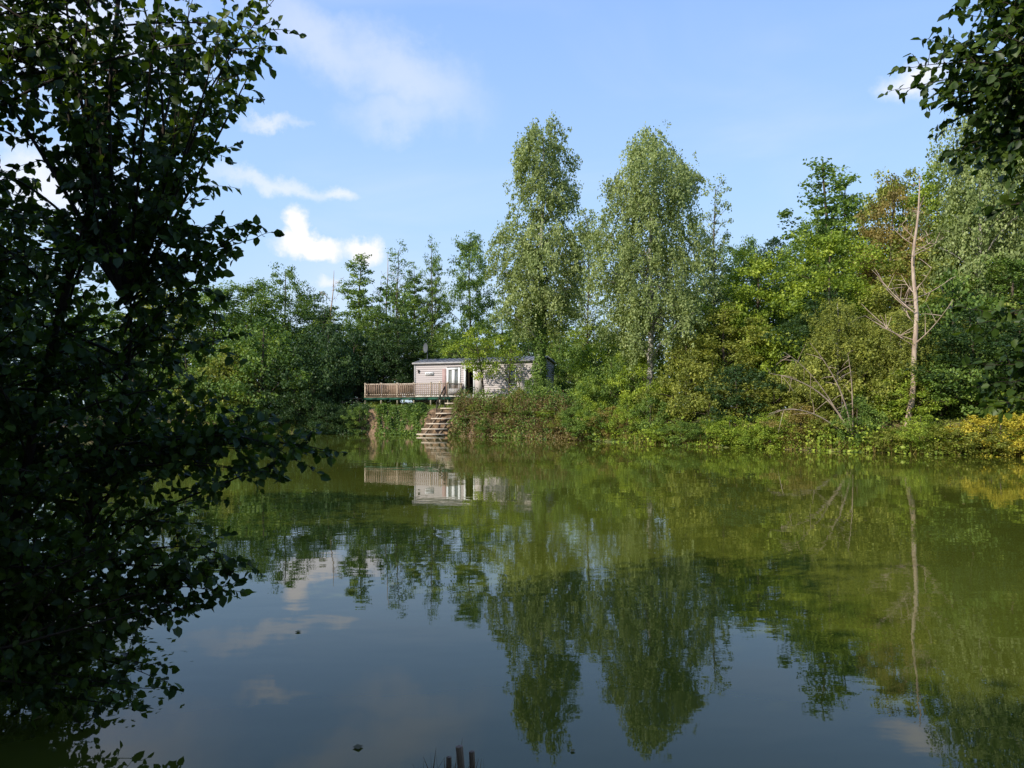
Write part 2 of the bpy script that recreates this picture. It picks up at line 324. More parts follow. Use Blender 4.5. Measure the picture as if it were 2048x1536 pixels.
# satellite dish
dish=empty('satellite_dish',(-7.1,64.6,5.9),'dark grey satellite dish on a pole above the roof edge','satellite dish')
tb=Tubes(); tb.add([(0,0,-.3),(0,0,.6),(0,0,1.25)],.03,8); child('pole',tb.mesh('pole',M_metal),dish)
Vd=[];Fd=[]
for r in range(7):
    for k in range(20):
        a=k/20*2*math.pi; q=r/6*.42; Vd.append((q*math.cos(a)*.8,-.12-.45*(q*q)*.9,1.2+q*math.sin(a)))
for r in range(6):
    for k in range(20): Fd.append((r*20+k,r*20+(k+1)%20,(r+1)*20+(k+1)%20,(r+1)*20+k))
do=child('dish',mesh_np('dish',Vd,Fd,[M_metal],smooth=True),dish); do.rotation_euler=(0,0,math.radians(-50))
tb=Tubes(); tb.add([(0,-.15,.82),(0,-.4,.92),(0,-.55,1.12)],.015,6); ar=child('feed_arm',tb.mesh('feed_arm',M_metal),dish); ar.rotation_euler=(0,0,math.radians(-50))
# ------------------------------------------------------------ deck
deck=empty('wooden_deck',(-8.15,64.8,0),'raised wooden deck with picket railing and green skirting','deck',rotz=TH)
U0,U1,VO=-3.3,4.5,2.6; ZD=2.98
f=Boxes(); y=-.08
while y>-VO+.01: f.box((U0,y-.135,ZD-.05),(U1,y,ZD)); y-=.145
child('floor',f.mesh('floor',M_wood),deck)
f=Boxes()
x=U0
while x<U1-.05: f.box((x+.006,-VO-.03,2.72),(min(x+1.2,U1)-.006,-VO,2.93)); x+=1.2
f.box((U1,-VO,2.66),(U1+.03,-.1,2.93)); f.box((U0-.03,-VO,2.66),(U0,-.1,2.93))
child('skirt_board',f.mesh('skirt_board',M_green),deck)
def post(x,y,z0,z1,w=.1):
    f=Boxes(); f.box((x-w/2,y-w/2,z0),(x+w/2,y+w/2,z1)); f.box((x-w/2-.02,y-w/2-.02,z1),(x+w/2+.02,y+w/2+.02,z1+.03)); child('post',f.mesh('post',M_tread),deck)
for x in np.linspace(U0+.05,U1-.05,6): post(x,-VO+.06,2.2,4.1)
post(U1-.05,-.25,2.2,4.1); post(U0+.05,-.2,2.2,4.1); post(U1-.75,-VO+.06,2.2,4.15,.13)
f=Boxes(); 
f.box((U0,-VO-.02,3.98),(U1,-VO+.02,4.05)); f.box((U0,-VO-.02,3.12),(U1,-VO+.02,3.18))
f.box((U1-.03,-VO+.02,3.98),(U1+.01,-.1,4.05)); f.box((U1-.03,-VO+.02,3.12),(U1+.01,-.1,3.18))
f.box((U0-.01,-VO+.02,3.98),(U0+.03,-.1,4.05)); f.box((U0-.01,-VO+.02,3.12),(U0+.03,-.1,3.18)); f.box((U0,-.14,3.98),(-.15,-.1,4.05)); f.box((U0,-.14,3.12),(-.15,-.1,3.18))
child('rail',f.mesh('rail',M_tread),deck)
f=Boxes(); x=U0+.1
while x<U1-.05:
    h=rng.uniform(-.03,.04); f.box((x,-VO-.045,3.02),(x+.075,-VO-.022,4.02+h)); x+=.18
y=-VO+.15
while y<-.15: f.box((U1+.012,y,3.02),(U1+.032,y+.075,4.0)); f.box((U0-.032,y,3.02),(U0-.012,y+.075,4.0)); y+=.18
x=U0+.1
while x<-.2: f.box((x,-.165,3.02),(x+.075,-.142,4.0)); x+=.18
child('pickets',f.mesh('pickets',M_picket),deck)
# ------------------------------------------------------------ stairs down the bank
st=empty('garden_staircase',(-5.3,58.1,0),'sunbleached timber steps leading down the bank to the water','stairs')
top=Vector((.75,1.15,2.42)); bot=Vector((-.70,-1.25,.12)); ns=7
ft=Boxes(); d=(bot-top); side=Vector((1,-.10,0)).normalized()
for k in range(ns):
    c=top+d*(k/(ns-1)); w=.60+.44*k/(ns-1)
    ft.bar(c-side*w,c+side*w,.36,.09)
child('treads',ft.mesh('treads',M_tread),st)
for s in (-.55,.55):
    fs=Boxes(); fs.bar(top+side*s+Vector((0,0,-.16)),bot+side*s+Vector((0,0,-.16)),.07,.18); fs.bar(bot+side*s,bot+side*s-Vector((0,0,1)),.1,.1); child('stringer',fs.mesh('stringer',M_wood),st)
for s in (-.75,.75):
    fr=Boxes(); a=top+side*s*.95; fr.bar(a+Vector((0,.9,-.3)),a+Vector((0,.9,1.35)),.08,.08); b_=top+d*.3+side*s
    fr.bar(b_+Vector((0,0,-.5)),b_+Vector((0,0,.75)),.08,.08); fr.bar(a+Vector((0,.9,1.3)),b_+Vector((0,0,.72)),.06,.09); fr.bar(a+Vector((0,.9,.8)),b_+Vector((0,0,.3)),.05,.06)
    child('handrail',fr.mesh('handrail',M_rail),st)
# ------------------------------------------------------------ picnic table
pt=empty('picnic_table',(-13.7,65.5,float(hgt(-13.7,65.5))),'dark weathered wooden picnic table on the shaded grass','picnic table')
f=Boxes()
for k in range(5): f.box((-.9,-.37+k*.15,.72),(.9,-.24+k*.15,.76))
child('table_top',f.mesh('table_top',M_wood),pt)
for s in (-1,1):
    f=Boxes()
    for k in range(2): f.box((-.9,s*.72+k*.14-.13,.42),(.9,s*.72+k*.14,.46))
    child('bench',f.mesh('bench',M_wood),pt)
for s in (-.65,.65):
    f=Boxes(); f.bar((s,-.25,.70),(s,-.65,0),.05,.09); f.bar((s,.25,.70),(s,.65,0),.05,.09); f.bar((s+.05,-.8,.38),(s+.05,.8,.38),.04,.09); child('leg_frame',f.mesh('leg_frame',M_wood),pt)
# ------------------------------------------------------------ hero birches
b1=tree_meshes('birch_tall',21.3,[(5.2,.9),(6.5,2.2),(8.5,3.1),(11,3.2),(12.6,3.0),(13.6,1.6),(15.5,1.8),(18.5,2.0),(20.2,1.5),(21.3,.45)],430,132,.62,.17,LM['birch'],M_birch,.24,'droop',lean=(.4,0),limbs=60,lob=1.3)
B1=put_tree('birch_tree',b1,(2.0,56.0,2.2),'tall weeping birch with ivy covered trunk by the mobile home')
b2=tree_meshes('birch_wide',17.4,[(3.6,1.0),(5,2.6),(8,3.3),(10.5,3.1),(13,2.7),(15,2.6),(16.4,1.9),(17.4,.6)],560,132,.62,.15,LM['birch'],M_birch,.22,'droop',lean=(.2,0),limbs=60,lob=1.2)
B2=put_tree('birch_tree',b2,(8.6,48.0,1.8),'broad weeping birch with pale trunk above waterside shrubs')
n=6200; zz=rng.uniform(0,9.5,n)**1.0; th=rng.uniform(0,6.28,n); r=.28+.26*rng.random(n)*(1+.5*np.sin(zz*3))
P=np.stack([r*np.cos(th)+.4*(zz/21.3)**1.4,r*np.sin(th),zz],1); Nr=unit(np.stack([np.cos(th),np.sin(th),.3+0*th],1)+rng.normal(size=(n,3))*.4)
ivy=leaves('ivy',P,Nr,.15*rng.uniform(.7,1.2,n),rng.normal(.5,.2,n),LM['mid'],width=.45); child('ivy',ivy,B1)
# ------------------------------------------------------------ tree variants (height 16 m, shared)
TH_=16.0
ALD=[tree_meshes('round_%d'%k,16,[(1.5,2.2),(5,3.3),(9.5,3.4),(12.7,2.5),(15,1.3),(16,.3)],290,74,.82,.21,LM['mid'],M_bark,.2,'clump',lob=1.5,inner=.6) for k in range(3)]
CON=[tree_meshes('spire_%d'%k,16,[(1.5,2.2),(5,2.3),(9.5,1.9),(12.7,1.2),(15.2,.5),(16,.12)],300,60,.6,.19,LM['mid'],M_bark,.16,'clump',zsq=.45,limbs=50,lob=1.2) for k in range(2)]
SPA=[tree_meshes('sparse_%d'%k,16,[(3,1.3),(8,1.7),(12,1.5),(14.6,1.0),(16,.3)],160,30,.5,.17,LM['mid'],M_bark,.11,'clump',limbs=110) for k in range(2)]
DRP=tree_meshes('weeping_v',16,[(1.5,1.8),(5,2.7),(9.5,2.5),(13.5,1.8),(16,.4)],400,90,.6,.17,LM['birch'],M_birch,.16,'droop',limbs=40,lob=1.3)
BSH=[tree_meshes('shrub_%d'%k,4,[(.0,1.7),(1,2.1),(2.2,2.0),(3.3,1.3),(4,.3)],125,74,.5,.14,LM['mid'],M_bark,.07,'clump',zsq=.75,limbs=20,base=-.3,lob=1.6,inner=.6) for k in range(4)]
def T(kind,x,y,H,wr,mat,name,label,group=None,bark=None):
    tm=kind[rng.integers(len(kind))] if isinstance(kind,list) else kind
    z=float(hgt(x,y))-.05; s=(H-z)/TH_
    return put_tree(name,tm,(x,y,z),label,'tree',group,rng.uniform(0,6.28),(wr,wr*rng.uniform(.9,1.1),s),LM[mat],bark)
G='trees lining the far side of the pond'
la='green leafy tree standing in the wood by the pond'
for (k,x,y,H,w,m,nm,lb) in [
 (ALD,-38,70,13,1.2,'mid','deciduous_tree',la),(ALD,-33.5,74,15,1.2,'olive','deciduous_tree',la),(ALD,-29,75,15.0,1.1,'mid','deciduous_tree',la),
 (ALD,-26,77,15.6,1.0,'mid','deciduous_tree',la),(ALD,-23,78,17.0,.9,'mid','deciduous_tree',la),(ALD,-20.6,80,14.8,.85,'mid','deciduous_tree',la),
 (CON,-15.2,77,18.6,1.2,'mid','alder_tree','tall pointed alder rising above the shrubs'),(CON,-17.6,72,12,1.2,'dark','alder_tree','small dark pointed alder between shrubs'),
 (SPA,-11.6,78,19.2,1.0,'mid','sapling_tree','thin sparse tree with open twiggy crown'),(CON,-9.9,78,17.3,.8,'mid','alder_tree','slim pointed alder behind the mobile home'),
 (SPA,-8.0,77,19.6,.75,'mid','sapling_tree','slender tree with sparse foliage'),(CON,-8.0,80,19,.6,'mid','alder_tree','slim pointed alder behind the mobile home'),
 (ALD,-4.1,75,20.0,.74,'mid','poplar_tree','tall upright leafy poplar behind the mobile home'),(ALD,-13,74,12.0,.8,'mid','deciduous_tree',la),
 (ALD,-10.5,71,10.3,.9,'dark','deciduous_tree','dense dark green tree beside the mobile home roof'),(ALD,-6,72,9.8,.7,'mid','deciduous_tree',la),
 (ALD,-1,73,11.5,.8,'mid','deciduous_tree',la),(ALD,3,76,11,.9,'olive','deciduous_tree',la),(SPA,6.8,69,20.5,1.1,'birch','sapling_tree','tall thin tree with see-through crown'),
 (SPA,9.5,66,17.4,1.0,'mid','sapling_tree','tall thin tree with see-through crown'),(ALD,7.5,70,10.5,.8,'bright','deciduous_tree',la),
 (SPA,14.2,54,18.6,.8,'birch','sapling_tree','airy young birch with thin twigs'),
 (ALD,15.5,59,15.0,.8,'mid','deciduous_tree',la),(ALD,18.7,62,16.5,.7,'mid','deciduous_tree',la),(ALD,19.7,58,15.0,.7,'dark','deciduous_tree',la),
 (CON,22.4,55,21.2,1.55,'mid','ash_tree','tall dark ash with a pointed top'),(CON,24.3,56,19.5,1.2,'mid','ash_tree','tall dark ash with a pointed top'),(ALD,20.6,52,15.5,.8,'mid','deciduous_tree',la),(ALD,25.4,51,18.6,.8,'olive','deciduous_tree',la),
 (ALD,23.2,47,16.3,.68,'brown','deciduous_tree','tree with leaves turning brown near its top'),(ALD,26.6,48,17.4,.85,'bright','deciduous_tree',la),
 (ALD,18.6,45,13.2,.8,'bright','willow_tree','rounded bright green willow among taller trees'),(ALD,15.6,49,12.6,.8,'bright','deciduous_tree',la),
 (ALD,30,50,17,1.0,'mid','deciduous_tree',la),(ALD,22,42.5,11.5,.75,'olive','deciduous_tree',la),(ALD,26,40,10.5,.8,'mid','deciduous_tree',la),
 (ALD,12.8,46.5,8.5,.7,'olive','deciduous_tree',la),(ALD,34,46,15,1.0,'mid','deciduous_tree',la),
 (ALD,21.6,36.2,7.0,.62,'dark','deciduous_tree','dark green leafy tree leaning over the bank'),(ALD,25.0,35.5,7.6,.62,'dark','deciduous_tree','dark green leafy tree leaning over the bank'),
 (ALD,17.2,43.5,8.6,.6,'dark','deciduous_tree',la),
 ]: T(k,x,y,H,w,m,nm,lb,G)
for (x,y,H,w) in [(25.8,42.5,19.6,.95),(29.5,43,21.5,1.15)]:
    T(DRP,x,y,H,w,'birch','birch_tree','tall weeping birch at the edge of the wood',G)
sm_t=tree_meshes('young_tree',6.2,[(1.9,.7),(3.0,1.7),(4.2,2.2),(5.4,1.7),(6.2,.4)],120,42,.5,.15,LM['bright'],M_bark,.06,'clump',lean=(-.9,0),limbs=40)
put_tree('young_tree',sm_t,(-2.1,58.6,2.2),'slim young tree with light green leaves before the home')
sm2=tree_meshes('thin_tree',4.6,[(1.6,.6),(2.8,1.2),(4,1.1),(4.6,.3)],55,30,.45,.13,LM['bright'],M_bark,.04,'clump',lean=(.4,0),limbs=30)
put_tree('young_tree',sm2,(-.3,57.6,2.2),'spindly young tree with thin foliage before the home')
# ------------------------------------------------------------ shrubs
def shrub(x,y,H,w,m,label='leafy shrub growing on the pond bank'):
    tm=BSH[rng.integers(4)]; z=float(hgt(x,y)); z=max(z,-.05)-.1
    e=empty('shrub',(x,y,z),label,'shrub','shrubs along the pond bank',rng.uniform(0,6.28),(w,w,(H-z)/4.0))
    child('stem',tm[0],e); child('foliage',tm[1],e,LM[m])
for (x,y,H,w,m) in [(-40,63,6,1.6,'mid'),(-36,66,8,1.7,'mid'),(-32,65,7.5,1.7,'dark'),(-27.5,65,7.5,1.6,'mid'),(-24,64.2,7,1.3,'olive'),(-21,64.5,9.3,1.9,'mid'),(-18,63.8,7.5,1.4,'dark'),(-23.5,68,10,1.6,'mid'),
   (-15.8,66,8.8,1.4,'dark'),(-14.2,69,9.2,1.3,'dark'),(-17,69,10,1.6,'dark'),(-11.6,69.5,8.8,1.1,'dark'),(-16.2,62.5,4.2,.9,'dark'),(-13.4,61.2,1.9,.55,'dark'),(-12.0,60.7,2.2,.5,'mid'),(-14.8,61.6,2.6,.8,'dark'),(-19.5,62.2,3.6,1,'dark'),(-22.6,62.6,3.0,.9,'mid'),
   (-5,70.5,7.5,1.2,'mid'),(-1.5,69,7.5,1.2,'mid'),(1.5,69.5,7.8,1.1,'dark'),(5.6,66,7.5,1.0,'mid'),(7.0,62,7.5,1.0,'mid'),(4.2,69,8.5,1.0,'mid'),(7.2,58,7.8,1.1,'bright'),(9.5,62,8.5,1.2,'mid'),
   (1.7,54.6,4.5,.55,'mid'),(.5,55.0,3.5,.45,'olive'),(3.4,52.8,2.9,.55,'mid'),(5.6,55.5,4.6,.6,'bright'),(6.6,51.5,5.4,.8,'mid'),(8.4,54,6.5,.9,'bright'),
   (-2.6,56.9,2.6,.32,'olive'),(-1.4,56.0,2.3,.38,'mid'),(-.2,54.6,1.9,.42,'olive'),(1.2,53.0,1.9,.45,'mid'),(2.4,52.1,2.0,.42,'bright'),(3.4,50.9,1.7,.45,'olive'),(4.3,50.0,2.3,.5,'mid'),(-3.3,57.3,2.2,.28,'bramble'),(.4,53.4,1.3,.35,'bramble'),(2.0,51.8,1.2,.35,'bramble'),(-1.9,55.4,1.3,.35,'mid'),
   (-3.4,56.9,1.2,.3,'mid'),(-.9,54.6,1.0,.32,'mid'),(5.0,49.2,2.5,.5,'bright'),(5.6,51.3,3.8,.6,'bright')]: shrub(x,y,H,w,m)
line=np.array([(2,51.3),(4.6,48.6),(6.8,46.2),(10.1,41.5),(14.2,38),(17.5,34.8),(22,33.0),(30,29.5),(36,22)],float)
seg=np.linalg.norm(np.diff(line,axis=0),axis=1); cum=np.r_[0,np.cumsum(seg)]
def at(s): return np.array([np.interp(s,cum,line[:,0]),np.interp(s,cum,line[:,1])])
nrm=unit(np.array([[.62,.78]]))[0]
cols=['bright','mid','olive','dark','bright','olive','bright','brown','mid']  # dark leaf colour on some shrubs stands in for shaded gaps between them
s=2.5
while s<cum[-1]-1:
    p=at(s)+nrm*rng.uniform(.3,1.1); shrub(p[0],p[1],rng.uniform(1.1,3.1),rng.uniform(.45,.8),cols[rng.integers(9)]); s+=rng.uniform(1.1,1.7)
s=5.0
while s<cum[-1]-1:
    p=at(s)+nrm*rng.uniform(2.4,3.6); shrub(p[0],p[1],rng.uniform(3.2,6.2),rng.uniform(.65,1.0),cols[rng.integers(7)]); s+=rng.uniform(1.6,2.3)
s=9.0
while s<cum[-1]-1:
    p=at(s)+nrm*rng.uniform(5.5,7.5); shrub(p[0],p[1],rng.uniform(6.0,9.6),rng.uniform(.9,1.3),cols[rng.integers(6)]); s+=rng.uniform(2.4,3.2)
for (x,y) in [(21.2,33.4),(22.7,32.8)]: shrub(x,y,2.1,.65,'yellow','golden yellow shrub hanging over the water edge')
T(DRP,16.6,39.2,7.8,.62,'olive','willow_tree','small weeping willow with yellowish trailing foliage')
T(DRP,19.0,37.6,7.2,.5,'olive','willow_tree','small weeping willow with yellowish trailing foliage')
# ------------------------------------------------------------ bare trees
def bare(name,loc,H,r0,lean,label,nb,seed,zmin=.35,blen=.28):
    rg_=np.random.default_rng(seed); e=empty(name,loc,label,'tree')
    tb=Tubes(); z=np.linspace(-.5,H,16); t=np.clip(z/H,0,1); px=lean[0]*t**.8+.16*np.sin(t*7)+.06*np.sin(t*17); py=lean[1]*t+.1*np.cos(t*6)
    ax=np.stack([px,py,z],1); tb.add(ax,r0*(1-t)**.8+.018,8); child('trunk',tb.mesh(name+'_trunk',M_dead),e)
    tb=Tubes()
    for i in range(nb):
        tt=rg_.uniform(zmin,.97); s=np.array([np.interp(tt,t,px),np.interp(tt,t,py),tt*H]); a=rg_.uniform(0,6.28); L_=H*blen*(1.15-tt)*rg_.uniform(.6,1.3)
        tip=s+np.array([math.cos(a)*L_,math.sin(a)*L_*.6,L_*rg_.uniform(.3,.9)]); mid=(s+tip)/2+[0,0,-.12*L_]
        b_=bez(s,mid,tip,8); tb.add(b_,np.linspace(r0*.33*(1.1-tt),.01,8),5)
        for j in range(5):
            q=b_[rg_.integers(2,8)]; d=unit(rg_.normal(size=3)+[0,0,.5])*L_*.35; tb.add(bez(q,q+d*.5+[0,0,.05],q+d,5),np.linspace(.02,.006,5),4)
    child('branches',tb.mesh(name+'_branches',M_dead),e); return e
bare('dead_tree',(18.7,36.4,1.3),11.8,.13,(.6,0),'pale bare dead tree trunk with short broken branches',20,3,.22,.24)
bare('dead_tree',(-18.4,78,1.5),14.5,.14,(.3,0),'leafless dead tree among the wood',14,5)
bare('dead_tree',(-12.4,79,1.5),16.5,.12,(-.4,0),'leafless dead tree among the wood',18,8)
e=empty('fallen_branch',(15.3,36.7,.7),'bare leaning branches arching over the water edge','branch'); tb=Tubes()
o_=np.array((1.2,.6,-.3))
for (b_,c,r) in [((0,0,2.6),(-3.2,-.6,3.0),.06),((.6,-.3,2.4),(-1.4,-.8,4.4),.05),((-1.2,-.2,1.9),(-3.4,-1.0,1.1),.04),((.9,-.2,2.6),(.4,-.7,3.9),.04),((-.6,-.2,3.0),(-2.6,-.7,4.0),.03)]:
    pts=bez(o_,np.array(b_),np.array(c),12); tb.add(pts,np.linspace(r,.01,12),6)
    for j in range(9):
        q=pts[rng.integers(4,12)]; d=unit(rng.normal(size=3)+[-.4,0,-.2])*rng.uniform(.4,1.1); tb.add(bez(q,q+d*.5,q+d+[0,0,-.15],5),np.linspace(.013,.005,5),4)
child('branches',tb.mesh('fallen_branches',M_dead),e)
# ------------------------------------------------------------ wood mass behind (stuff)
n_c=1500
x=rng.uniform(-75,75,n_c); y=np.where(np.abs(x)<44,rng.uniform(84,100,n_c),rng.uniform(20,95,n_c)); x=np.where((x>0)&(y<84),np.maximum(x,46),x)
zt=11+3*np.sin(x*.35)+2*np.sin(x*.9+1)
zc=rng.random(n_c)**.7*zt
k=46; Cc=np.stack([x,y,zc],1); d=unit(rng.normal(size=(n_c*k,3))); P=np.repeat(Cc,k,0)+d*(rng.random(n_c*k)**.4)[:,None]*1.7*[1,1,.75]
P[:,2]=np.maximum(P[:,2],.3)
wm=leaves('woodland',P,unit(d*.7+rng.normal(size=P.shape)*.6+[0,0,.5]),.45*rng.uniform(.6,1.2,len(P)),np.repeat(rng.normal(.5,.2,n_c),k)+rng.normal(0,.12,len(P)),LM['mid'],width=.42)
wo_=link(bpy.data.objects.new('woodland',wm)); wo_['kind']='stuff'; wo_['label']='distant mass of green woodland around the pond'; wo_['category']='woodland'
# ------------------------------------------------------------ bank plants (stuff) and grass
def blades(name,X,Y,H,lean,wd,tint,mat,label,cat):
    n=len(X); Z=np.maximum(hgt(X,Y),-.05)-.03; a=rng.uniform(0,6.28,n); b_=rng.uniform(0,6.28,n); h=H*rng.uniform(.5,1.2,n); ln=h*lean*rng.random(n)
    P0=np.stack([X,Y,Z],1); sd=np.stack([np.cos(a),np.sin(a),0*a],1)*wd; tip=P0+np.stack([np.cos(b_)*ln,np.sin(b_)*ln,h],1); md=(P0*.45+tip*.55)+np.stack([0*a,0*a,.12*h],1)
    V=np.stack([P0-sd,P0+sd,md+sd*.8,md-sd*.8,tip+sd*.15,tip-sd*.15],1).reshape(-1,3); i=np.arange(n)[:,None]*6
    F=np.concatenate([i+[0,1,2,3],i+[3,2,4,5]],0); o=link(bpy.data.objects.new(name,mesh_np(name,V,F,[mat],np.clip(np.r_[tint,tint],0,1))))
    o['kind']='stuff'; o['label']=label; o['category']=cat; return o
M_grass=leafmat('grass_blades',(.10,.14,.02),(.20,.27,.035),(.36,.38,.07)); M_dry=leafmat('dry_stalks',(.13,.085,.045),(.24,.16,.085),(.38,.28,.15))
def shorepts(n,x0,x1,d0,d1):
    lx=np.array([-33,-24,-17,-13,-10,-7,-4,-1,2,4.6,6.8,10.1,14.2,17.5,22,30]); ly=np.array([62,62.3,61.2,60.6,59.9,58.6,57,54.2,51.3,48.6,46.2,41.5,38,34.8,33.,29.5])
    X=rng.uniform(x0,x1,n); Y=np.interp(X,lx,ly); off=rng.uniform(d0,d1,n); sx=sm(-12,0,X)*.6; return X+off*sx*.5,Y+off
X,Y=shorepts(9000,-14,5,1.2,7); kk=(X>-13)|(rng.random(len(X))<.3); blades('grass',X[kk],Y[kk],.22,.6,.012,rng.normal(.5,.2,kk.sum()),M_grass,'short green grass on top of the bank','grass')
X,Y=shorepts(3200,-4.6,5,0.0,1.9); blades('dry_bank_plants',X,Y,.8,1.1,.014,rng.normal(.45,.25,len(X)),M_dry,'dry brown stalks and brambles on the steep bank','bank plants')
X,Y=shorepts(5000,2,29,-.1,1.5); blades('waterside_weeds',X,Y,.6,1.0,.016,rng.normal(.45,.25,len(X)),LM['brown'],'brown and green weeds along the waterline','bank plants')
X,Y=shorepts(2500,-33,-13,.0,1.3); blades('shaded_weeds',X,Y,.6,1.0,.016,rng.normal(.45,.25,len(X)),M_grass,'grass and weeds at the shaded waterline','bank plants')
def cover(name,x0,x1,d0,d1,n,ls,mat,label,ncl,spread,cat='bank plants',up=.3):
    CX,CY=shorepts(ncl,x0,x1,d0,d1); k=n//ncl; X=np.repeat(CX,k)+rng.normal(0,spread,ncl*k); Y=np.repeat(CY,k)+rng.normal(0,spread,ncl*k)
    Z=np.maximum(hgt(X,Y),0)+rng.random(len(X))**1.4*up*np.repeat(rng.uniform(.2,1.6,ncl),k)+.03
    o=link(bpy.data.objects.new(name,leaves(name,np.stack([X,Y,Z],1),unit(rng.normal(size=(len(X),3))*.7+[-.1,-.4,.6]),ls*rng.uniform(.6,1.2,len(X)),np.repeat(rng.normal(.5,.2,ncl),k)+rng.normal(0,.15,len(X)),mat,width=.42)))
    o['kind']='stuff'; o['label']=label; o['category']=cat
cover('ivy',-10.4,-7.0,.0,1.1,11000,.15,LM['mid'],'ivy hanging over the eroded bank',125,.25,'ivy',.25)
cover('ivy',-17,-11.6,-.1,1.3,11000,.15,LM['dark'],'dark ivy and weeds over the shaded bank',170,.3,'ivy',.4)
cover('brambles',-4.3,4.5,-.3,1.8,12000,.13,LM['bramble'],'browning brambles and leaves covering the bank',190,.26,'brambles',.9)
cover('nettles',-4.4,5.5,-.2,2.8,22000,.13,LM['mid'],'green nettles and weeds on the bank',230,.24,'weeds',1.0)
cover('waterside_leaves',4,29,.0,1.4,12000,.15,LM['bright'],'low leafy growth hanging at the waterline',200,.3,'weeds',.8)
# ------------------------------------------------------------ floating leaves
n=260; X=rng.uniform(-8,24,n); Y=rng.uniform(14,46,n); kp=sdist(X,Y)<-.4; X=X[kp];Y=Y[kp]
X=np.r_[X,-.95,.37,-2.0,-1.4,-3.2]; Y=np.r_[Y,4.75,4.70,7.2,9,5.2]; n=len(X)
o=link(bpy.data.objects.new('floating_leaves',leaves('floating_leaves',np.stack([X,Y,np.full(n,.008)],1),unit(np.tile([0,0,1.],(n,1))+rng.normal(size=(n,3))*.05),.07*rng.uniform(.6,1.2,n),rng.random(n),LM['brown'],width=.4))); o['kind']='stuff'; o['label']='scattered fallen leaves floating on the pond'; o['category']='leaves'
# ------------------------------------------------------------ near stakes
for k,(x,y,zt,r) in enumerate([(-.27,4.15,.27,.020),(-.22,4.20,.22,.016),(-.36,4.2,.19,.014),(2.55,4.2,.12,.02)]):
    tb=Tubes(); tb.add([(0,0,-.5),(.01,0,0),(.015*(k-1),.01,zt)],[r*1.1,r,r],9)
    V=np.concatenate(tb.V); F=np.concatenate(tb.F).tolist(); 
    c=len(V); V=np.vstack([V,V[-9:].mean(0)+[0,0,.006]]); b0=c-9
    F+= [(b0+j,b0+(j+1)%9,c,c) for j in range(9)]
    me=bpy.data.meshes.new('stake'); me.from_pydata([tuple(v) for v in V],[],[tuple(dict.fromkeys(q)) for q in F]); me.materials.append(M_picket)
    o=link(bpy.data.objects.new('wooden_stake',me)); o.location=(x,y,0); o['label']='broken wooden stake sticking out of the water'; o['category']='stake'; o['group']='stakes at the near shore'
X=rng.normal(-.3,.09,90); Y=rng.normal(4.15,.06,90); 
blades('dead_reeds',X,Y,.26,.6,.004,rng.random(90)*.6,M_dry,'dry reed stubble beside the stakes','reeds')
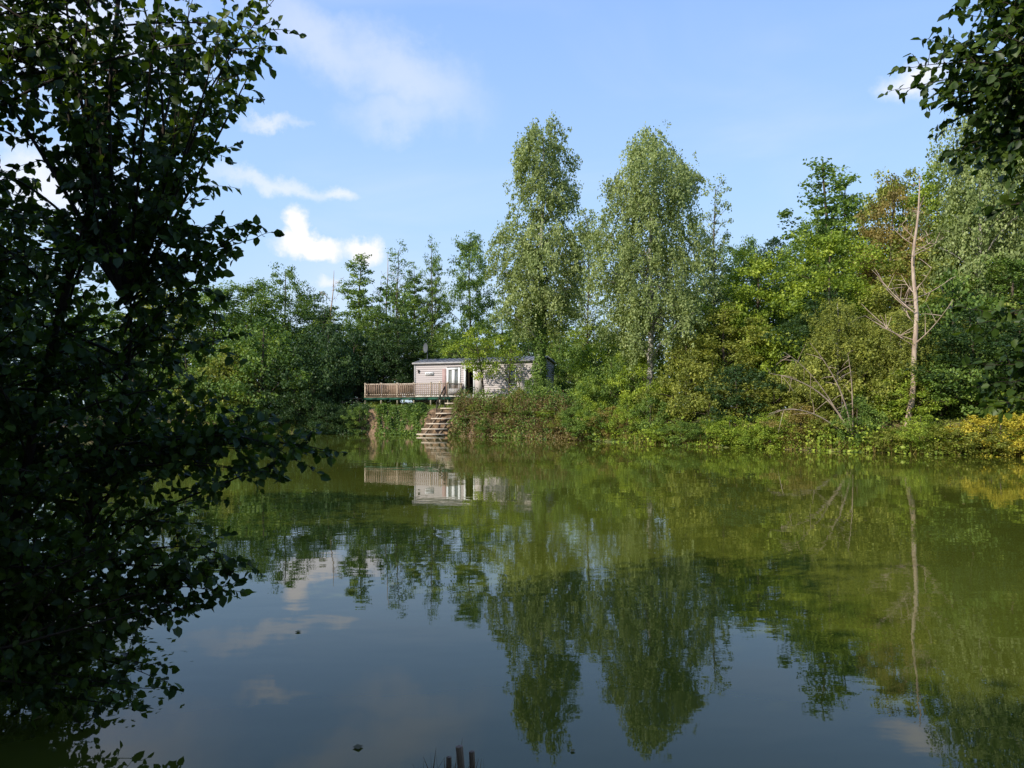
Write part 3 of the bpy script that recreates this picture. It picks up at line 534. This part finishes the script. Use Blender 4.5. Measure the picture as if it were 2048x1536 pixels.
# ------------------------------------------------------------ near trees with real leaves
def near_leaves(name,P,T_,Nr,size,tint,mat):
    n=len(P); Nr=unit(Nr-np.sum(Nr*T_,1,keepdims=True)*T_); B=np.cross(Nr,T_); s=size[:,None]; fo=.10
    V=np.stack([P,P+T_*s-Nr*s*.08,P+T_*s*.28+B*s*.35+Nr*s*fo,P+T_*s*.66+B*s*.30+Nr*s*fo*.5,P+T_*s*.28-B*s*.35+Nr*s*fo,P+T_*s*.66-B*s*.30+Nr*s*fo*.5],1).reshape(-1,3)
    i=np.arange(n)[:,None]*6; F=np.concatenate([i+[0,1,3,2],i+[0,4,5,1]],0); tt=np.clip(tint,0,1)
    return mesh_np(name,V,F,[mat],np.r_[tt,tt])
def near_tree(name,label,stems,targets,leafsize,start_lo,loc,twl=(.18,.5),sag=.12,pitch=.036):
    e=empty(name,loc,label,'tree'); tb=Tubes(); loc=np.array(loc); PP=[];TT=[];CT=[]
    for sp_,r in stems: 
        q=np.array(sp_,float)-loc; tt=np.linspace(0,1,len(q)); ti=np.linspace(0,1,18); q2=np.stack([np.interp(ti,tt,q[:,j]) for j in range(3)],1); q2[:,:2]+=.03*np.sin(ti*9)[:,None]; tb.add(q2,np.linspace(r,r*.3,18),9)
    child('trunk',tb.mesh(name+'_trunk',M_twig),e); tw=Tubes()
    stp=[np.array(s[0],float) for s in stems]
    for tg in targets:
        tg=np.array(tg,float)
        ds=[abs(np.interp(tg[2],S_[:,2],S_[:,0])-tg[0]) for S_ in stp]; S=stp[int(np.argmin(ds))] if rng.random()<.65 else stp[rng.integers(len(stp))]
        z0=tg[2]-rng.uniform(*start_lo); z0=np.clip(z0,S[0,2]+.2,S[-1,2]-.1)
        s=np.array([np.interp(z0,S[:,2],S[:,0]),np.interp(z0,S[:,2],S[:,1]),z0]); L_=np.linalg.norm(tg-s)
        mid=(s+tg)/2+[0,0,sag*L_*rng.uniform(.3,2)]+rng.normal(size=3)*.10*L_
        m=14; bp_=bez(s,mid,tg,m); tw.add(bp_-loc,np.linspace(.004+.005*L_,.002,m),5); ct=rng.normal(.5,.17)
        d=unit(tg-s)
        nt_=int(max(5,L_/.08))
        for j in range(nt_+1):
            f_=.2+.8*j/nt_; q=np.array([np.interp(f_,np.linspace(0,1,m),bp_[:,a]) for a in range(3)])
            if j==nt_: dd=unit(bp_[-1]-bp_[-3]); l_=rng.uniform(.1,.2)
            else: dd=unit(d*.5+rng.normal(size=3)*[.7,.7,.75]); l_=rng.uniform(*twl)*(1.15-.75*f_)
            c=bez(q,q+dd*l_*.55+[0,0,.03],q+dd*l_+[0,0,-.06*l_],6); tw.add(c-loc,np.linspace(.003,.0012,6),3)
            nl=int(l_/pitch)+2
            for k2 in range(nl):
                g_=(k2+.6)/nl; pp=c[min(5,int(g_*5))]*(1-(g_*5)%1)+c[min(5,int(g_*5)+1)]*((g_*5)%1)
                PP.append(pp-loc); tn=unit(dd*.5+np.array([0,0,-.45])+rng.normal(size=3)*.6); TT.append(tn); CT.append(ct)
    PP=np.array(PP);TT=np.array(TT); n=len(PP)
    lf=near_leaves(name+'_leaves',PP,TT,unit(rng.normal(size=(n,3))*.8+[0,-.3,.6]),leafsize*rng.uniform(.6,1.2,n),np.array(CT)+rng.normal(0,.2,n),LM['near'])
    cr=child('crown',lf,e); child('twigs',tw.mesh(name+'_twigs',M_twig),cr); print(name,'leaves',n); return e
edge=np.array([(5.6,-1.3),(4.75,-1.54),(4.42,-1.57),(4.26,-1.86),(3.93,-2.03),(3.61,-2.03),(3.35,-2.25),(3.22,-1.7),(3.03,-1.8),(2.8,-1.96),(2.47,-1.93),(2.21,-2.03),(1.99,-1.64),(1.82,-1.25),(1.69,-1.64),(1.5,-2.03),(1.34,-2.09),(1.08,-1.86),(.91,-1.83),(.78,-2.22),(.59,-2.48),(.27,-2.32),(.17,-2.45),(.02,-2.8)])
tg=[]
for (z,x) in edge: tg.append((x-.02,5.0+rng.uniform(-.1,.1),z))
for (z,x) in [(3.22,-1.7),(3.3,-1.85),(3.12,-1.9),(1.82,-1.25),(1.75,-1.5),(1.9,-1.55),(1.08,-1.82),(1.02,-1.95),(.93,-1.85),(1.2,-2.0),(4.5,-1.65),(4.6,-1.6),(.3,-2.35),(.4,-2.4)]:
    for q in range(2): tg.append((x-.12*q,5.1-.2*q,z-.06*q))
for i in range(350):
    z=rng.uniform(.05,5.6)
    if z>2.9 and rng.random()<.40: continue
    xe=np.interp(z,edge[::-1,0],edge[::-1,1]); x=xe-.17-(rng.random()**(.75 if z>2.9 else .62))*(xe+4.2); tg.append((x,rng.uniform(4.5,6.0),z))
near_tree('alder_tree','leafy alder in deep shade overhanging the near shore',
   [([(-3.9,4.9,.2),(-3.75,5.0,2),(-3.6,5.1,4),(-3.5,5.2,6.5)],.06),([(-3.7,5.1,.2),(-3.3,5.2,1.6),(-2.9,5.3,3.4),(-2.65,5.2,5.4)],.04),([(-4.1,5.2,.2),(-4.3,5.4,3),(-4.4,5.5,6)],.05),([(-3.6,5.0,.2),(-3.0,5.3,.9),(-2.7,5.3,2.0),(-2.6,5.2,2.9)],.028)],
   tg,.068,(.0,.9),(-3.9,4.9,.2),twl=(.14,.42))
tg=[]
for i in range(90):
    z=rng.uniform(3.45,5.6); xe=np.interp(z,[3.45,3.9,4.3,4.6,4.8,5.1,5.6],[3.95,3.78,3.62,3.35,3.2,3.4,3.6]); tg.append((xe+.05+rng.random()**1.3*1.2,rng.uniform(5.6,6.5),z))
tg+=[(3.12,6,4.75),(3.3,6,4.95),(3.45,6,4.55),(3.6,6,5.15)]
for i in range(34):
    z=rng.uniform(2.1,2.95); tg.append((3.66+rng.random()*.9,rng.uniform(5.8,6.4),z))
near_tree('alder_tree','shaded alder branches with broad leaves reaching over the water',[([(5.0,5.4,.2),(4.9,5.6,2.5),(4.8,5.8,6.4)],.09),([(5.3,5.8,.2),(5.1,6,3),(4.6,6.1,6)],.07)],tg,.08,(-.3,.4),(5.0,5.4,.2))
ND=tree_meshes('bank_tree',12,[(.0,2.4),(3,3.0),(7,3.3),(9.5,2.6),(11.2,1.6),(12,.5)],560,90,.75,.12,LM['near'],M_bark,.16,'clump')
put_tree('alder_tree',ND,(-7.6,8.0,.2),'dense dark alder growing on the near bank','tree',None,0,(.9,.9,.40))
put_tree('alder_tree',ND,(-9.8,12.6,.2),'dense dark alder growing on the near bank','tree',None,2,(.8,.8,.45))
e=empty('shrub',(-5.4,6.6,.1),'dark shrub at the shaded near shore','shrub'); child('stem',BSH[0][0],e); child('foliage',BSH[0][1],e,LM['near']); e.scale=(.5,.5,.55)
SH=tree_meshes('shade_tree',14,[(2.5,2.2),(5,3.6),(9,3.8),(12,2.6),(13.4,1.5),(14,.4)],420,60,.9,.28,LM['near'],M_bark,.2,'clump')
for (x,y,h) in [(-15,1,.72),(-11,-2.5,.76),(-7,-5.0,.68),(-3.2,-6.0,.68),(1.0,-6.2,.70),(5,-6.0,.72),(9,-6.0,.80),(-13,-6,.85),(-19,3,.75),(13,-5,.85)]:
    put_tree('deciduous_tree',SH,(x,y,.4),'tall shady tree on the near shore','tree','trees on the near shore',rng.uniform(0,6.28),(1,1,h))
# ------------------------------------------------------------ light, sky
S=Vector((-.66,-.52,.55)).normalized()
sl=bpy.data.lights.new('sun','SUN'); sl.energy=5.0; sl.angle=math.radians(.5); sl.color=(1,.94,.82)
so=link(bpy.data.objects.new('sun',sl)); so.rotation_euler=S.to_track_quat('Z','Y').to_euler(); so.location=(-20,-20,40)
w=bpy.data.worlds.new('World'); scene.world=w; w.use_nodes=True; t=w.node_tree; N=t.nodes; L=t.links; N.clear()
out=N.new('ShaderNodeOutputWorld'); bg=N.new('ShaderNodeBackground'); L.new(bg.outputs[0],out.inputs[0]); bg.inputs[1].default_value=.15
sky=N.new('ShaderNodeTexSky'); sky.sky_type='NISHITA'; sky.sun_disc=False; sky.sun_elevation=math.asin(S.z); sky.sun_rotation=math.atan2(S.x,S.y); sky.air_density=1.0; sky.dust_density=1.0; sky.ozone_density=1.5
tc=N.new('ShaderNodeTexCoord')
sx_=N.new('ShaderNodeSeparateXYZ'); L.new(tc.outputs['Generated'],sx_.inputs[0])
hz=N.new('ShaderNodeValToRGB'); e_=hz.color_ramp.elements; e_[0].position=0; e_[0].color=(.68,.85,1.0,1); e_[1].position=.85; e_[1].color=(.10,.21,.55,1); q_=e_.new(.25); q_.color=(.47,.72,1.10,1); q_=e_.new(.48); q_.color=(.33,.56,1.10,1)
L.new(sx_.outputs['Z'],hz.inputs[0])
hs=N.new('ShaderNodeVectorMath'); hs.operation='SCALE'; hs.inputs['Scale'].default_value=7.2; L.new(hz.outputs[0],hs.inputs[0])
hm=N.new('ShaderNodeMixRGB'); hm.inputs[0].default_value=.80; L.new(sky.outputs[0],hm.inputs[1]); L.new(hs.outputs[0],hm.inputs[2])
nz=N.new('ShaderNodeTexNoise'); nz.inputs['Scale'].default_value=22; nz.inputs['Detail'].default_value=9; nz.inputs['Roughness'].default_value=.62; L.new(tc.outputs['Generated'],nz.inputs['Vector'])
nsub=N.new('ShaderNodeVectorMath'); nsub.operation='SUBTRACT'; L.new(nz.outputs['Color'],nsub.inputs[0]); nsub.inputs[1].default_value=(.5,.5,.5)
def cloud(px,py,sx,sz,rot,amp,dens,soft):
    c=Vector(((px-1024)/1540,1,(815-py)/1540)).normalized()
    sc=N.new('ShaderNodeVectorMath'); sc.operation='SCALE'; sc.inputs['Scale'].default_value=amp; L.new(nsub.outputs[0],sc.inputs[0])
    ad=N.new('ShaderNodeVectorMath'); ad.operation='ADD'; L.new(tc.outputs['Generated'],ad.inputs[0]); L.new(sc.outputs[0],ad.inputs[1])
    mp=N.new('ShaderNodeMapping'); mp.vector_type='TEXTURE'; mp.inputs['Location'].default_value=c; mp.inputs['Rotation'].default_value=(0,math.radians(rot),0); mp.inputs['Scale'].default_value=(sx,.6,sz)
    L.new(ad.outputs[0],mp.inputs[0]); ln=N.new('ShaderNodeVectorMath'); ln.operation='LENGTH'; L.new(mp.outputs[0],ln.inputs[0])
    mr=N.new('ShaderNodeMapRange'); mr.interpolation_type='SMOOTHSTEP'; mr.inputs[1].default_value=1; mr.inputs[2].default_value=1-soft; mr.inputs[3].default_value=0; mr.inputs[4].default_value=dens; L.new(ln.outputs['Value'],mr.inputs[0])
    return mr.outputs[0]
cl=[cloud(622,494,.052,.022,0,.05,1,.6),cloud(600,458,.020,.030,0,.05,1,.7),cloud(724,496,.034,.022,0,.05,.95,.7),cloud(655,565,.022,.014,0,.05,.6,.9),
    cloud(545,252,.05,.012,0,.06,.5,1),cloud(560,372,.13,.016,5,.06,.5,1),cloud(680,390,.035,.011,5,.04,.6,1),cloud(1830,165,.050,.028,-8,.06,.85,1),
    cloud(640,80,.17,.05,28,.07,.36,1),cloud(800,150,.15,.06,15,.08,.36,1),cloud(800,225,.09,.04,-10,.08,.28,1),cloud(120,60,.2,.1,0,.1,.6,1),cloud(90,370,.12,.06,0,.1,.7,1)]
mpv=N.new('ShaderNodeMapping'); mpv.inputs['Scale'].default_value=(1.2,1.2,4); mpv.inputs['Rotation'].default_value=(0,.35,.3); L.new(tc.outputs['Generated'],mpv.inputs[0])
nv=N.new('ShaderNodeTexNoise'); nv.inputs['Scale'].default_value=1.6; nv.inputs['Detail'].default_value=6; nv.inputs['Distortion'].default_value=.6; L.new(mpv.outputs[0],nv.inputs['Vector'])
mv=N.new('ShaderNodeMapRange'); mv.interpolation_type='SMOOTHSTEP'; mv.inputs[1].default_value=.48; mv.inputs[2].default_value=.85; mv.inputs[4].default_value=.22; L.new(nv.outputs[0],mv.inputs[0])
acc=mv.outputs[0]
for c_ in cl:
    m_=N.new('ShaderNodeMath'); m_.operation='MAXIMUM'; L.new(acc,m_.inputs[0]); L.new(c_,m_.inputs[1]); acc=m_.outputs[0]
mx=N.new('ShaderNodeMixRGB'); L.new(acc,mx.inputs[0]); L.new(hm.outputs[0],mx.inputs[1]); mx.inputs[2].default_value=(7.4,7.2,7.4,1); L.new(mx.outputs[0],bg.inputs[0])
# ------------------------------------------------------------ camera
cam=bpy.data.cameras.new('camera'); cam.lens=27.07; cam.sensor_width=36; cam.shift_y=.023; cam.clip_end=4000; cam.clip_start=.1
co=link(bpy.data.objects.new('camera',cam)); co.location=(0,0,2.1); co.rotation_euler=(math.radians(90),0,0); scene.camera=co
scene.view_settings.view_transform='Standard'; scene.view_settings.look='None'; scene.view_settings.exposure=0
